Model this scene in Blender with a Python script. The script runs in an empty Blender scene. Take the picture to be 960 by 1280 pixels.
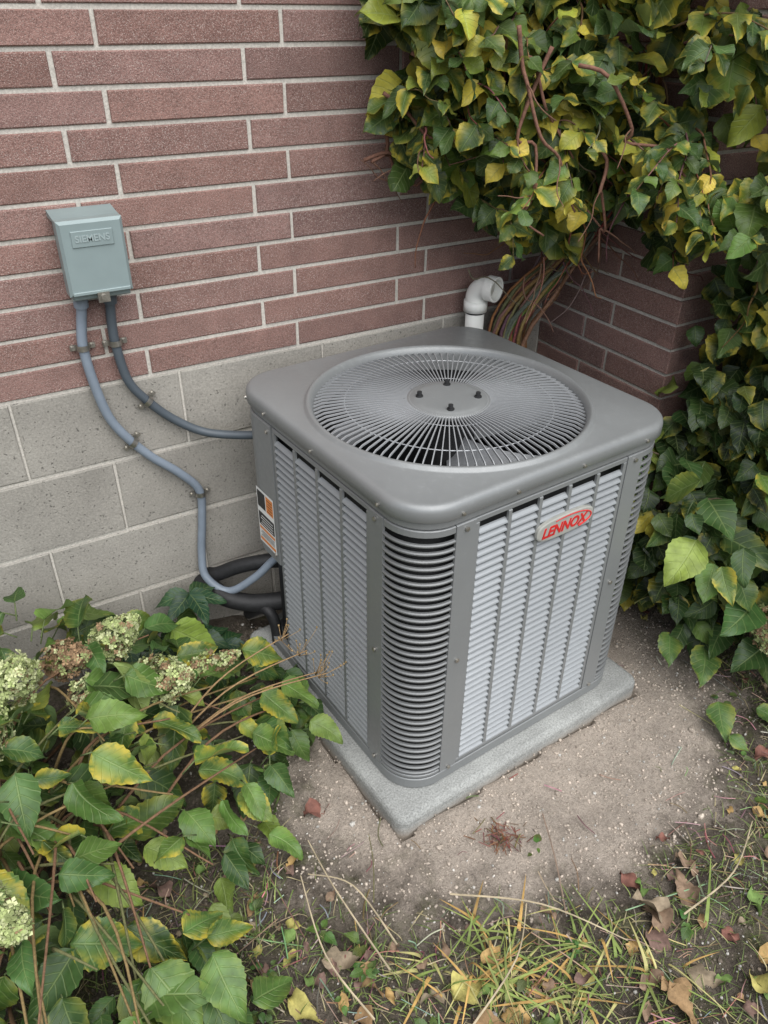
import bpy, math, random
import numpy as np
from mathutils import Vector, Matrix, noise
random.seed(7); rng=np.random.default_rng(11)
scene=bpy.context.scene
scene.view_settings.view_transform='Standard'; scene.view_settings.look='None'
scene.view_settings.exposure=0
# ------------------------------------------------------------ node helpers
def newmat(name):
    m=bpy.data.materials.new(name); m.use_nodes=True
    nt=m.node_tree; nt.nodes.clear()
    out=nt.nodes.new('ShaderNodeOutputMaterial'); b=nt.nodes.new('ShaderNodeBsdfPrincipled')
    nt.links.new(b.outputs[0],out.inputs[0])
    return m,nt,b,out
def N(nt,t,**k):
    n=nt.nodes.new(t)
    for a,v in k.items(): setattr(n,a,v)
    return n
def tex(nt,scale,detail=3,rough=.6,coord='Object'):
    tc=nt.nodes.new('ShaderNodeTexCoord'); n=nt.nodes.new('ShaderNodeTexNoise')
    n.inputs['Scale'].default_value=scale; n.inputs['Detail'].default_value=detail; n.inputs['Roughness'].default_value=rough
    nt.links.new(tc.outputs[coord],n.inputs['Vector']); return n
def ramp(nt,src,stops,interp='LINEAR'):
    r=nt.nodes.new('ShaderNodeValToRGB'); r.color_ramp.interpolation=interp
    e=r.color_ramp.elements
    while len(e)<len(stops): e.new(.5)
    for i,(p,c) in enumerate(stops):
        e[i].position=p; e[i].color=(c[0],c[1],c[2],1) if hasattr(c,'__len__') else (c,c,c,1)
    nt.links.new(src,r.inputs[0]); return r
def mix(nt,a,b,fac,mode='MIX'):
    m=nt.nodes.new('ShaderNodeMix'); m.data_type='RGBA'; m.blend_type=mode
    for s,v in ((m.inputs[0],fac),(m.inputs[6],a),(m.inputs[7],b)):
        if isinstance(v,(int,float)): s.default_value=v
        elif isinstance(v,tuple): s.default_value=(*v,1)
        else: nt.links.new(v,s)
    return m.outputs[2]
def bump(nt,b,h,strength=.3,dist=.002,prev=None):
    n=nt.nodes.new('ShaderNodeBump'); n.inputs['Strength'].default_value=strength; n.inputs['Distance'].default_value=dist
    nt.links.new(h,n.inputs['Height'])
    if prev is not None: nt.links.new(prev,n.inputs['Normal'])
    nt.links.new(n.outputs[0],b.inputs['Normal']); return n.outputs[0]
def simple(name,col,rough=.5,metal=0,nscale=60,var=.12,bs=.05,spec=.5):
    m,nt,b,_=newmat(name)
    n=tex(nt,nscale)
    r=ramp(nt,n.outputs[0],[(.3,[c*(1-var) for c in col]),(.7,[min(1,c*(1+var)) for c in col])])
    nt.links.new(r.outputs[0],b.inputs['Base Color']); b.inputs['Roughness'].default_value=rough
    b.inputs['Metallic'].default_value=metal; b.inputs['Specular IOR Level'].default_value=spec
    if bs: bump(nt,b,n.outputs[0],bs,.002)
    return m
# ------------------------------------------------------------ mesh builder
class MB:
    def __init__(s): s.v=[];s.f=[];s.c=[];s.u=[];s.n=0
    def add(s,v,f,c=(1,1,1),u=None):
        v=np.asarray(v,float); k=len(v)
        s.v.append(v); s.f.extend([tuple(i+s.n for i in q) for q in f])
        s.c.append(np.tile(np.array([*c[:3],1.0]),(k,1)) if np.ndim(c)==1 else np.c_[np.asarray(c),np.ones(k)])
        s.u.append(np.zeros((k,3)) if u is None else np.asarray(u,float)); s.n+=k
    def obj(s,name,mat,parent=None,smooth=False):
        me=bpy.data.meshes.new(name); V=np.concatenate(s.v)
        me.from_pydata(V.tolist(),[],s.f)
        a=me.attributes.new('Col','FLOAT_COLOR','POINT'); a.data.foreach_set('color',np.concatenate(s.c).astype('f').ravel())
        a=me.attributes.new('luv','FLOAT_VECTOR','POINT'); a.data.foreach_set('vector',np.concatenate(s.u).astype('f').ravel())
        if smooth: me.polygons.foreach_set('use_smooth',[True]*len(me.polygons))
        me.materials.append(mat); me.update()
        o=bpy.data.objects.new(name,me); scene.collection.objects.link(o)
        if parent: o.parent=parent
        return o
def empty(name,loc=(0,0,0),rz=0):
    e=bpy.data.objects.new(name,None); e.location=loc; e.rotation_euler=(0,0,rz); e.empty_display_size=.1
    scene.collection.objects.link(e); return e
BF=[(0,3,2,1),(4,5,6,7),(0,1,5,4),(1,2,6,5),(2,3,7,6),(3,0,4,7)]
def box(mb,a,b,c=(1,1,1),M=None):
    x0,y0,z0=a;x1,y1,z1=b
    v=[(x0,y0,z0),(x1,y0,z0),(x1,y1,z0),(x0,y1,z0),(x0,y0,z1),(x1,y0,z1),(x1,y1,z1),(x0,y1,z1)]
    if M is not None: v=[tuple(M@Vector(p)) for p in v]
    mb.add(v,BF,c)
def smoothpath(pts,sub=6):
    P=[Vector(p) for p in pts]; out=[]
    for i in range(len(P)-1):
        p0=P[max(i-1,0)];p1=P[i];p2=P[i+1];p3=P[min(i+2,len(P)-1)]
        for k in range(sub):
            t=k/sub
            out.append(.5*((2*p1)+(p2-p0)*t+(2*p0-5*p1+4*p2-p3)*t*t+(3*p1-p0-3*p2+p3)*t**3))
    out.append(P[-1]); return out
def tube(mb,pts,r,c=(1,1,1),n=10,sub=6,cap=True):
    P=smoothpath(pts,sub) if sub>1 else [Vector(p) for p in pts]; m=len(P)
    rs=[r]*m if not hasattr(r,'__len__') else [r[0]+(r[-1]-r[0])*i/(m-1) for i in range(m)]
    T=[(P[min(i+1,m-1)]-P[max(i-1,0)]).normalized() for i in range(m)]
    a=Vector((0,0,1)) if abs(T[0].z)<.9 else Vector((1,0,0)); nn=T[0].cross(a).normalized()
    V=[];F=[]
    for i in range(m):
        nn=(nn-T[i]*nn.dot(T[i])).normalized(); bb=T[i].cross(nn)
        for k in range(n):
            t=2*math.pi*k/n; V.append(P[i]+(nn*math.cos(t)+bb*math.sin(t))*rs[i])
    for i in range(m-1):
        for k in range(n):
            k2=(k+1)%n; F.append((i*n+k,i*n+k2,(i+1)*n+k2,(i+1)*n+k))
    if cap: F.append(tuple(range(n))[::-1]); F.append(tuple((m-1)*n+k for k in range(n)))
    mb.add([tuple(p) for p in V],F,c)
def cyl(mb,a,b,r,c=(1,1,1),n=20):
    tube(mb,[a,b],r,c,n=n,sub=1)

# ------------------------------------------------------------ camera
yaw=math.radians(59.1032);pit=math.radians(33.1508);rol=math.radians(.6025)
R=Vector((math.sin(yaw),-math.cos(yaw),0))
F=Vector((math.cos(yaw)*math.cos(pit),math.sin(yaw)*math.cos(pit),-math.sin(pit)))
D=F.cross(R).normalized()
if D.z>0: D=-D
ri=R*math.cos(rol)-D*math.sin(rol); di=R*math.sin(rol)+D*math.cos(rol)
cam=bpy.data.cameras.new('camera'); co=bpy.data.objects.new('camera',cam); scene.collection.objects.link(co)
M=Matrix.Identity(4)
for i in range(3):
    M[i][0]=ri[i];M[i][1]=-di[i];M[i][2]=-F[i]
M.translation=Vector((0,0,1.6)); co.matrix_world=M
cam.sensor_fit='VERTICAL'; cam.sensor_height=24; cam.sensor_width=18; cam.lens=24*977.3/1280; cam.clip_start=.02; cam.clip_end=500
scene.camera=co
# ------------------------------------------------------------ light
w=bpy.data.worlds.new('World'); scene.world=w; w.use_nodes=True
nt=w.node_tree; bg=nt.nodes['Background']
sky=nt.nodes.new('ShaderNodeTexSky'); sky.sky_type='NISHITA'; sky.sun_disc=False
sky.sun_elevation=math.radians(58); sky.sun_rotation=math.radians(184)
hs=nt.nodes.new('ShaderNodeHueSaturation'); hs.inputs['Saturation'].default_value=.5
nt.links.new(sky.outputs[0],hs.inputs['Color']); nt.links.new(hs.outputs[0],bg.inputs[0]); bg.inputs[1].default_value=.15
sl=bpy.data.lights.new('sun','SUN'); sl.energy=5.0; sl.angle=math.radians(75); sl.color=(1,.99,.97)
so=bpy.data.objects.new('sun',sl); scene.collection.objects.link(so)
el=math.radians(58);az=math.radians(184)
so.rotation_euler=Vector((math.sin(az)*math.cos(el),math.cos(az)*math.cos(el),math.sin(el))).to_track_quat('Z','Y').to_euler()

# ------------------------------------------------------------ materials
def brickmat():
    m,nt,b,_=newmat('brick')
    at=N(nt,'ShaderNodeAttribute',attribute_name='Col')
    n1=tex(nt,260,3,.7); n2=tex(nt,14,4,.65); n3=tex(nt,620,1,.5)
    sp=ramp(nt,n1.outputs[0],[(.3,.6),(.5,1.0),(.72,1.3)])
    c=mix(nt,at.outputs[0],sp.outputs[0],1.0,'MULTIPLY')
    bl=ramp(nt,n2.outputs[0],[(.3,.82),(.7,1.12)])
    c=mix(nt,c,bl.outputs[0],1.0,'MULTIPLY')
    wh=ramp(nt,n3.outputs[0],[(.60,0),(.68,1)])
    c=mix(nt,c,(.50,.42,.38),mix(nt,(0,0,0),wh.outputs[0],.75))
    dk_=ramp(nt,n3.outputs[0],[(.30,1),(.36,0)])
    c=mix(nt,c,(.07,.04,.035),mix(nt,(0,0,0),dk_.outputs[0],.6))
    nt.links.new(c,b.inputs['Base Color']); b.inputs['Roughness'].default_value=.92; b.inputs['Specular IOR Level'].default_value=.2
    p=bump(nt,b,n1.outputs[0],.8,.003); bump(nt,b,n2.outputs[0],.4,.006,p)
    return m
def blockmat():
    m,nt,b,_=newmat('concrete_block')
    at=N(nt,'ShaderNodeAttribute',attribute_name='Col')
    n1=tex(nt,180,4,.75); n2=tex(nt,6,4,.6); n3=tex(nt,140,2,.5)
    c=mix(nt,at.outputs[0],ramp(nt,n1.outputs[0],[(.3,.75),(.7,1.18)]).outputs[0],1.0,'MULTIPLY')
    c=mix(nt,c,ramp(nt,n2.outputs[0],[(.3,.84),(.7,1.1)]).outputs[0],1.0,'MULTIPLY')
    pit_=ramp(nt,n3.outputs[0],[(.27,0.45),(.36,1)])
    c=mix(nt,c,pit_.outputs[0],1.0,'MULTIPLY')
    nt.links.new(c,b.inputs['Base Color']); b.inputs['Roughness'].default_value=.95; b.inputs['Specular IOR Level'].default_value=.15
    p=bump(nt,b,n1.outputs[0],.6,.003); bump(nt,b,pit_.outputs[0],.5,.002,p)
    return m
def leafmat(name,trans=.28,rough=.42):
    m,nt,b,out=newmat(name)
    at=N(nt,'ShaderNodeAttribute',attribute_name='Col'); uv=N(nt,'ShaderNodeAttribute',attribute_name='luv')
    sx=nt.nodes.new('ShaderNodeSeparateXYZ'); nt.links.new(uv.outputs['Vector'],sx.inputs[0])
    def mth(op,a,bb=None,cc=None):
        n=nt.nodes.new('ShaderNodeMath'); n.operation=op
        for i,v in enumerate((a,bb,cc)):
            if v is None: continue
            if isinstance(v,(int,float)): n.inputs[i].default_value=v
            else: nt.links.new(v,n.inputs[i])
        return n.outputs[0]
    ab=mth('ABSOLUTE',sx.outputs[0])
    ch=mth('SINE',mth('MULTIPLY',mth('SUBTRACT',sx.outputs[1],mth('MULTIPLY',ab,.22)),44.0))
    vein=ramp(nt,ch,[(.80,0),(.98,1)])
    mid=ramp(nt,ab,[(.02,1),(.07,0)])
    vv=mth('MAXIMUM',mth('MULTIPLY',vein.outputs[0],.6),mid.outputs[0])
    n=tex(nt,26,3,.65)
    c=mix(nt,at.outputs[0],ramp(nt,n.outputs[0],[(.3,.68),(.7,1.28)]).outputs[0],1.0,'MULTIPLY')
    ed=mth('MULTIPLY',mth('POWER',ab,2.2),sx.outputs[2])
    spots=ramp(nt,n.outputs[0],[(.42,0),(.56,1)])
    c=mix(nt,c,(.46,.38,.05),mth('MULTIPLY',mth('MINIMUM',mth('MULTIPLY',ed,1.6),1.0),spots.outputs[0]))
    c=mix(nt,c,(.32,.40,.15),mth('MULTIPLY',vv,.34))
    geo=nt.nodes.new('ShaderNodeNewGeometry')
    c=mix(nt,c,mix(nt,c,(.24,.30,.15),.35),geo.outputs['Backfacing'])
    nt.links.new(c,b.inputs['Base Color']); b.inputs['Roughness'].default_value=rough; b.inputs['Specular IOR Level'].default_value=.4
    bm=nt.nodes.new('ShaderNodeBump'); bm.inputs['Strength'].default_value=.6; bm.inputs['Distance'].default_value=.002; bm.invert=True
    nt.links.new(vv,bm.inputs['Height']); nt.links.new(bm.outputs[0],b.inputs['Normal'])
    tr=nt.nodes.new('ShaderNodeBsdfTranslucent'); nt.links.new(c,tr.inputs[0])
    ms=nt.nodes.new('ShaderNodeMixShader'); ms.inputs[0].default_value=trans
    nt.links.new(b.outputs[0],ms.inputs[1]); nt.links.new(tr.outputs[0],ms.inputs[2]); nt.links.new(ms.outputs[0],out.inputs[0])
    return m
def colmat(name,rough=.8,nscale=80,bs=.3,spec=.3):
    m,nt,b,out=newmat(name)
    at=N(nt,'ShaderNodeAttribute',attribute_name='Col'); n=tex(nt,nscale,3,.65)
    c=mix(nt,at.outputs[0],ramp(nt,n.outputs[0],[(.3,.65),(.7,1.25)]).outputs[0],1.0,'MULTIPLY')
    nt.links.new(c,b.inputs['Base Color']); b.inputs['Roughness'].default_value=rough; b.inputs['Specular IOR Level'].default_value=spec
    if bs: bump(nt,b,n.outputs[0],bs,.002)
    return m
M_brick=brickmat(); M_block=blockmat()
M_mortar=simple('mortar',(.50,.47,.42),.95,0,220,.2,.5,.1)
M_leaf=leafmat('leaf'); M_stem=colmat('stem_bark',.85,150,.6)
M_flower=colmat('flower_petals',.8,60,0); M_dry=colmat('dry_leaf',.8,60,.3); M_grass=colmat('grass_blade',.6,20,0)
M_stone=colmat('stone',.9,200,.5)
def paint(name,col,rough=.42,metal=.25):
    m,nt,b,_=newmat(name)
    n=tex(nt,900,2,.6); n2=tex(nt,3.5,3,.6); n3=tex(nt,55,4,.7)
    c=mix(nt,col,ramp(nt,n2.outputs[0],[(.3,.93),(.7,1.05)]).outputs[0],1.0,'MULTIPLY')
    d=ramp(nt,n3.outputs[0],[(.60,0),(.75,1)])
    c=mix(nt,c,tuple(min(1,x*1.35) for x in col),mix(nt,(0,0,0),d.outputs[0],.35))
    nt.links.new(c,b.inputs['Base Color']); b.inputs['Metallic'].default_value=metal
    rr_=ramp(nt,n3.outputs[0],[(.3,rough-.06),(.7,rough+.12)]); nt.links.new(rr_.outputs[0],b.inputs['Roughness'])
    bump(nt,b,n.outputs[0],.12,.0006); return m
M_paint=paint('unit_grey_paint',(.21,.217,.217),.36,.2); M_slat=paint('louver_grey_paint',(.29,.305,.315),.38,.25)
M_bar=paint('corner_louver_paint',(.16,.165,.165),.4,.2)
M_dark=simple('dark_interior',(.008,.0085,.009),.7,0,80,.2,0)  # near black, so the shade inside the cabinet is in the colour
M_coil=simple('coil_fins',(.014,.0145,.016),.6,.1,300,.4,.2)  # fins coloured near black, painting in the shade behind the louvers
M_wire=paint('grille_wire',(.38,.39,.40),.32,.3)
M_black=simple('black_rubber',(.014,.014,.015),.62,0,90,.3,.3)
M_conduit=simple('pvc_conduit_grey',(.19,.225,.27),.45,0,25,.08,.03)
M_conduit2=simple('pvc_conduit_dark',(.07,.085,.10),.5,0,25,.08,.03)
M_box=simple('disconnect_box_paint',(.225,.28,.28),.42,.1,12,.06,.03)
M_pvc=simple('white_pvc',(.80,.80,.76),.32,0,8,.05,0)
M_metal=simple('zinc_steel',(.42,.40,.36),.35,.9,90,.25,.1)
M_red=simple('red_enamel',(.50,.02,.02),.35,0,30,.05,0)
M_badge=simple('badge_silver',(.34,.34,.31),.35,.1,60,.05,0)

# ------------------------------------------------------------ house
YW=1.788; ZB=.843; CR=.0677; BL=.390; J=.0095
house=empty('brick_house')
def brick(mb,x0,x1,z0,z1,col,place,th=.05,ch=.0022):
    jit=lambda: random.uniform(-.0009,.0009)
    d0=jit()
    fr=[(x0+ch,d0,z0+ch),(x1-ch,d0+jit(),z0+ch),(x1-ch,d0+jit(),z1-ch),(x0+ch,d0+jit(),z1-ch)]
    e=lambda: random.uniform(-.0008,.0008)
    md=[(x0+e(),d0+ch,z0+e()),(x1+e(),d0+ch,z0+e()),(x1+e(),d0+ch,z1+e()),(x0+e(),d0+ch,z1+e())]
    bk=[(x0,th,z0),(x1,th,z0),(x1,th,z1),(x0,th,z1)]
    V=[place(*p) for p in fr+md+bk]
    Fc=[(0,1,2,3)]
    for k in range(4):
        k2=(k+1)%4; Fc+=[(k,4+k,4+k2,k2),(4+k,8+k,8+k2,4+k2)]
    mb.add(V,Fc,col)
def bcol():
    t=random.random(); k=random.uniform(.86,1.1)
    base=np.array((.262,.152,.128))*(1-t)+np.array((.225,.138,.122))*t
    return tuple(base*k)
def bkcol():
    return tuple(np.array((.325,.305,.27))*random.uniform(.93,1.06))
def wallface(u0,u1,place,offA,offB,name,low=0):
    mb=MB(); mk=MB()
    for k in range(-low,34):
        off=offA if k%2 else offB
        z0=ZB+k*CR+J/2; z1=ZB+(k+1)*CR-J/2
        i0=math.floor((u0-off)/BL)
        for i in range(i0,i0+60):
            a=off+i*BL+J/2; b=off+(i+1)*BL-J/2
            a=max(a,u0);b=min(b,u1)
            if b-a<.015: continue
            brick(mb,a,b,z0,z1,bcol(),place)
    if not low:
      for k in range(5):
        off=offA-.23+( .195 if k%2 else 0)
        z1=ZB-k*.203-J/2; z0=ZB-(k+1)*.203+J/2
        i0=math.floor((u0-off)/BL)
        for i in range(i0,i0+60):
            a=max(off+i*BL+J/2*.6,u0);b=min(off+(i+1)*BL-J/2*.6,u1)
            if b-a<.015: continue
            brick(mk,a,b,z0,z1,bkcol(),place,ch=.003)
      mk.obj(name+'_foundation_blocks',M_block,house)
    mb.obj(name+'_bricks',M_brick,house)
XC=1.63; YJ=1.28
p_back=lambda u,d,z:(u,YW+d,z)
wallface(-3.0,XC-.001,p_back,.3245,.415,'back_wall')
p_side=lambda u,d,z:(XC+d,-u,z)
wallface(-YW,-YJ,p_side,-1.6,-1.5,'side_wall',13)
p_front=lambda u,d,z:(u,YJ+d,z)
wallface(XC+.0005,6.0,p_front,1.9,2.0,'front_wall',13)
mm=MB()
zt_=ZB+34*CR
def quad(mb,a,b,c,d,col=(1,1,1)): mb.add([a,b,c,d],[(0,1,2,3)],col)
mo=.0045
quad(mm,(-3,YW+mo,-.3),(XC+.04,YW+mo,-.3),(XC+.04,YW+mo,zt_),(-3,YW+mo,zt_))
quad(mm,(XC+mo,YW+.04,-.3),(XC+mo,YJ+.005,-.3),(XC+mo,YJ+.005,zt_),(XC+mo,YW+.04,zt_))
quad(mm,(XC+.005,YJ+mo,-.3),(6,YJ+mo,-.3),(6,YJ+mo,zt_),(XC+.005,YJ+mo,zt_))
mm.obj('mortar_bed',M_mortar,house)
M_white=simple('white_vinyl',(.75,.75,.73),.4,0,20,.04,0)
rf=MB(); box(rf,(-3.4,YW-.25,zt_+.01),(6.4,YW+5,zt_+.15)); rf.obj('roof_eave',M_white,house)

# ------------------------------------------------------------ air conditioner (local frame: x along front face, y depth)
UX,UY,UR,W,DP=.6329,.951,math.radians(4.087),.7159,.7163
ac=empty('air_conditioner',(UX,UY,0),UR)
PT=.062; RC=.092; Z0=PT; ZC=.811; ZT=.846
q=RC*math.pi/4; LX=W-2*RC; LY=DP-2*RC; ql=RC*math.pi/2
def path(s,off=0):
    """perimeter point; s=0 at middle of the near corner, + along front face, - along left face"""
    per=2*LX+2*LY+4*ql; s=(s+q)%per
    segs=[('a',RC,RC,math.pi,ql),('l',RC,0,(1,0),LX),('a',W-RC,RC,1.5*math.pi,ql),('l',W,RC,(0,1),LY),('a',W-RC,DP-RC,0,ql),('l',W-RC,DP,(-1,0),LX),('a',RC,DP-RC,.5*math.pi,ql),('l',0,DP-RC,(0,-1),LY)]
    for t,x,y,d,L in segs:
        if s<=L+1e-9:
            if t=='a':
                an=d+s/RC; return x+(RC+off)*math.cos(an), y+(RC+off)*math.sin(an)
            nx,ny=d[1],-d[0]
            return x+d[0]*s+nx*off, y+d[1]*s+ny*off
        s-=L
    return path(0,off)
def s_front(x): return q+(x-RC)
def s_left(y): return -q-(y-RC)
def sweep(mb,s0,s1,prof,closed=True,step=.012,c=(1,1,1),ends=True):
    L=s1-s0; n=max(1,int(L/step)) ; S=[s0+L*i/n for i in range(n+1)]
    k=len(prof); V=[]
    for s in S:
        for o,z in prof:
            x,y=path(s,o); V.append((x,y,z))
    Fc=[]
    m=k if closed else k-1
    for i in range(n):
        for j in range(m):
            j2=(j+1)%k; Fc.append((i*k+j,(i+1)*k+j,(i+1)*k+j2,i*k+j2))
    if closed and ends: Fc.append(tuple(range(k))); Fc.append(tuple(n*k+j for j in range(k))[::-1])
    mb.add(V,Fc,c)
def sheet(mb,s0,s1,z0,z1,off=0,th=.003,b=.0015,step=.012):
    sweep(mb,s0,s1,[(off-th,z0),(off-b,z0),(off,z0+b),(off,z1-b),(off-b,z1),(off-th,z1)],step=step)
per=2*LX+2*LY+4*ql
fr=MB(); sl_=MB(); cs=MB()
sheet(fr,-per/2,per/2,Z0+.002,Z0+.030,.001,.02)
sheet(fr,-per/2,per/2,.790,ZC-.001,-.002,.02)
zA,zB=Z0+.034,.788
fL0,fL1=.146,W-.146
pitch=.0183
nrow=int((zB-zA-.02)/pitch)
def post(s0,s1,off=0): sheet(fr,s0,s1,zA-.003,zB+.001,off,.006,.002)
post(s_front(.098),s_front(.1455),.0015); post(s_front(W-.1455),s_front(W-.098),.0015)
post(s_left(.1455),s_left(.098),.0015)
def corner(s0,s1):
    sheet(fr,s0+.001,s1-.001,zA,zA+.008,0,.006); sheet(fr,s0+.001,s1-.001,zB-.016,zB,0,.006)
    for i in range(nrow):
        z=zA+.017+i*pitch
        sweep(cs,s0+.0005,s1-.0005,[(-.005,z+.0040),(-.001,z+.0034),(.0014,z+.0012),(.0008,z-.0020),(-.0020,z-.0036),(-.0030,z+.0005),(-.005,z+.0022)],step=.008)
corner(s_left(.098),s_front(.098))
corner(s_front(W-.098),s_front(W-.098)+2*(.098-RC)+ql)
def field(sa,sb,ncol,edge=.010,rib=.009,ih=.0105):
    sheet(fr,sa+.0005,sb-.0005,zB-.012,zB,-.0005,.006,step=.5); sheet(fr,sa+.0005,sb-.0005,zA,zA+.010,-.0005,.006,step=.5)
    sheet(fr,sa+.0005,sa+edge,zA+.0102,zB-.0122,-.0005,.006,step=.5); sheet(fr,sb-edge,sb-.0005,zA+.0102,zB-.0122,-.0005,.006,step=.5)
    wcol=(sb-sa-2*edge-(ncol-1)*rib)/ncol
    for c in range(ncol):
        a=sa+edge+c*(wcol+rib); b=a+wcol
        if c<ncol-1: sheet(fr,b,b+rib,zA+.0102,zB-.0122,.0006,.006,.002,step=.5)
        for i in range(nrow):
            z=zA+.0115+i*pitch
            sweep(sl_,a+.0002,b-.0002,[(-.0095,z+ih),(-.006,z+ih-.0013),(0,z+.003),(.0012,z),(-.001,z-.0005),(-.0022,z+.0018),(-.007,z+ih-.0035),(-.0098,z+ih-.0013)],step=.5)
field(s_front(fL0),s_front(fL1),5,ih=.0088)
field(s_left(.546),s_left(.146),4,ih=.0080)
sR0=s_front(W-.098)+2*(.098-RC)+ql
post(sR0,sR0+.048,.0015)
field(sR0+.048,sR0+.048+.42,5); post(sR0+.468,sR0+.468+.05,.0015)
fr2=MB()
sheet(fr2,s_left(DP-RC)-ql-.10,s_left(.549),.395,zB+.002,.003,.02,.003)
fr2.obj('service_panel',M_paint,ac,False)
sheet(fr,sR0+.52,per+s_left(DP-RC)-ql-.02,zA,zB,-.004,.004)
fr.obj('cabinet_frame',M_paint,ac); sl_.obj('side_louvers',M_slat,ac); cs.obj('corner_louvers',M_bar,ac)
ck=MB()
sweep(ck,-per/2,per/2,[(-.034,Z0+.01),(-.034,ZC-.005)],closed=False); ck.obj('condenser_coil',M_coil,ac)
dk=MB(); cyl(dk,(W/2,DP/2,.30),(W/2,DP/2,.302),.31,n=48)
FC=(W*.5-.013,DP*.5-.019)
V=[];Fc=[]
for k in range(64):
    t=2*math.pi*k/64
    for z in (.30,ZT-.05): V.append((FC[0]+.2925*math.cos(t),FC[1]+.2925*math.sin(t),z))
for k in range(64): k2=(k+1)%64; Fc.append((2*k,2*k2,2*k2+1,2*k+1))
dk.add(V,Fc); dk.obj('inner_shroud',M_dark,ac)
NA=256; th=np.linspace(0,2*math.pi,NA,endpoint=False)
def rrpts(d,R0=RC):
    hx=W/2;hy=DP/2; lo=np.zeros(NA);hi=np.ones(NA)*.8
    for _ in range(40):
        md=(lo+hi)/2; x=FC[0]+md*np.cos(th)-W/2; y=FC[1]+md*np.sin(th)-DP/2
        qx=np.abs(x)-hx+R0;qy=np.abs(y)-hy+R0
        sd=np.hypot(np.maximum(qx,0),np.maximum(qy,0))+np.minimum(np.maximum(qx,qy),0)-R0
        ins=sd<d; lo=np.where(ins,md,lo);hi=np.where(ins,hi,md)
    return FC[0]+lo*np.cos(th),FC[1]+lo*np.sin(th)
rings=[]
for d,z in [(-.02,ZC+.001),(.007,ZC),(.009,ZC+.002),(.009,ZT-.014),(.0075,ZT-.007),(.003,ZT-.002),(-.002,ZT),(-.007,ZT+.0005)]:
    x,y=rrpts(d); rings.append(np.c_[x,y,np.full(NA,z)])
for r_,z in [(.328,ZT+.001),(.324,ZT+.003),(.321,ZT+.008),(.317,ZT+.010),(.313,ZT+.009),(.308,ZT+.003),(.304,ZT-.008),(.297,ZT-.05)]:
    rings.append(np.c_[FC[0]+r_*np.cos(th),FC[1]+r_*np.sin(th),np.full(NA,z)])
V=np.concatenate(rings); Fc=[]
for i in range(len(rings)-1):
    for k in range(NA):
        k2=(k+1)%NA; Fc.append((i*NA+k,i*NA+k2,(i+1)*NA+k2,(i+1)*NA+k))
cp=MB(); cp.add(V,Fc); cp.obj('top_cover',M_paint,ac,True)
gr=MB(); NB=104
prof=[(.088,ZT+.004),(.16,ZT+.006),(.24,ZT+.004),(.285,ZT-.001),(.308,ZT-.010)]
for i in range(NB):
    a=2*math.pi*i/NB; ca,sa=math.cos(a),math.sin(a); hw=.00105; hh=.0022
    V=[];Fc=[]
    for r_,z in prof:
        for dx,dz in ((-hw,-hh),(hw,-hh),(hw,hh),(-hw,hh)):
            V.append((FC[0]+r_*ca-dx*sa,FC[1]+r_*sa+dx*ca,z+dz))
    for k in range(len(prof)-1):
        for j in range(4):
            j2=(j+1)%4; Fc.append((k*4+j,k*4+j2,(k+1)*4+j2,(k+1)*4+j))
    gr.add(V,Fc)
for r_,z in ((.125,ZT+.000),(.235,ZT+.000)):
    P=[(FC[0]+r_*math.cos(t),FC[1]+r_*math.sin(t),z) for t in np.linspace(0,2*math.pi,97)]
    tube(gr,P,.0012,n=6,sub=1,cap=False)
gr.obj('fan_guard',M_wire,ac)
hb=MB(); prof=[(.0,.0105),(.03,.0105),(.07,.010),(.082,.009),(.086,.006),(.094,.0065),(.097,.003),(.095,-.004)]
rgs=[[(FC[0]+r_*math.cos(t),FC[1]+r_*math.sin(t),ZT+z) for t in np.linspace(0,2*math.pi,64,endpoint=False)] for r_,z in prof]
V=sum(rgs,[]);Fc=[]
for i in range(len(rgs)-1):
    for k in range(64): k2=(k+1)%64; Fc.append((i*64+k,i*64+k2,(i+1)*64+k2,(i+1)*64+k))
hb.add(V,Fc); hb.obj('guard_hub',M_paint,ac,True)
bl=MB()
for k in range(4):
    a=math.radians(55+90*k); x=FC[0]+.066*math.cos(a);y=FC[1]+.066*math.sin(a)
    cyl(bl,(x,y,ZT+.009),(x,y,ZT+.013),.0085,n=16); cyl(bl,(x,y,ZT+.013),(x,y,ZT+.022),.0055,n=12)
bl.obj('motor_bolts',M_black,ac)
fb=MB()
for k in range(3):
    a0=math.radians(-110+120*k); V=[];Fc=[];nr,na=6,6
    for i in range(nr+1):
        r_=.06+(.275-.06)*i/nr; wd=math.radians(34+26*i/nr)
        for j in range(na+1):
            a=a0+wd*(j/na-.5)+.25*i/nr; V.append((FC[0]+r_*math.cos(a),FC[1]+r_*math.sin(a),.755+.055*(j/na-.5)-.01*math.sin(math.pi*j/na)))
    for i in range(nr):
        for j in range(na): p=i*(na+1)+j; Fc.append((p,p+1,p+na+2,p+na+1))
    fb.add(V,Fc)
M_blade=simple('fan_blade_metal',(.26,.27,.28),.3,.4,40,.1,0)
fb.obj('fan_blades',M_blade,ac,True)
mt=MB(); cyl(mt,(FC[0],FC[1],.66),(FC[0],FC[1],ZT-.02),.065,n=32); mt.obj('fan_motor',M_dark,ac)
sc=MB()
def screw(s,z,off=.002,r=.0048):
    x0,y0=path(s,off);x1,y1=path(s,off+.004); cyl(sc,(x0,y0,z),(x1,y1,z),r,n=10)
    x2,y2=path(s,off+.0045); cyl(sc,(x0,y0,z),(x2,y2,z),r*.5,n=6)
for x in (.122,W-.122):
    for z in (.10,.44,.775): screw(s_front(x),z)
for z in (.10,.44,.775): screw(s_left(.122),z)
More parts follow.
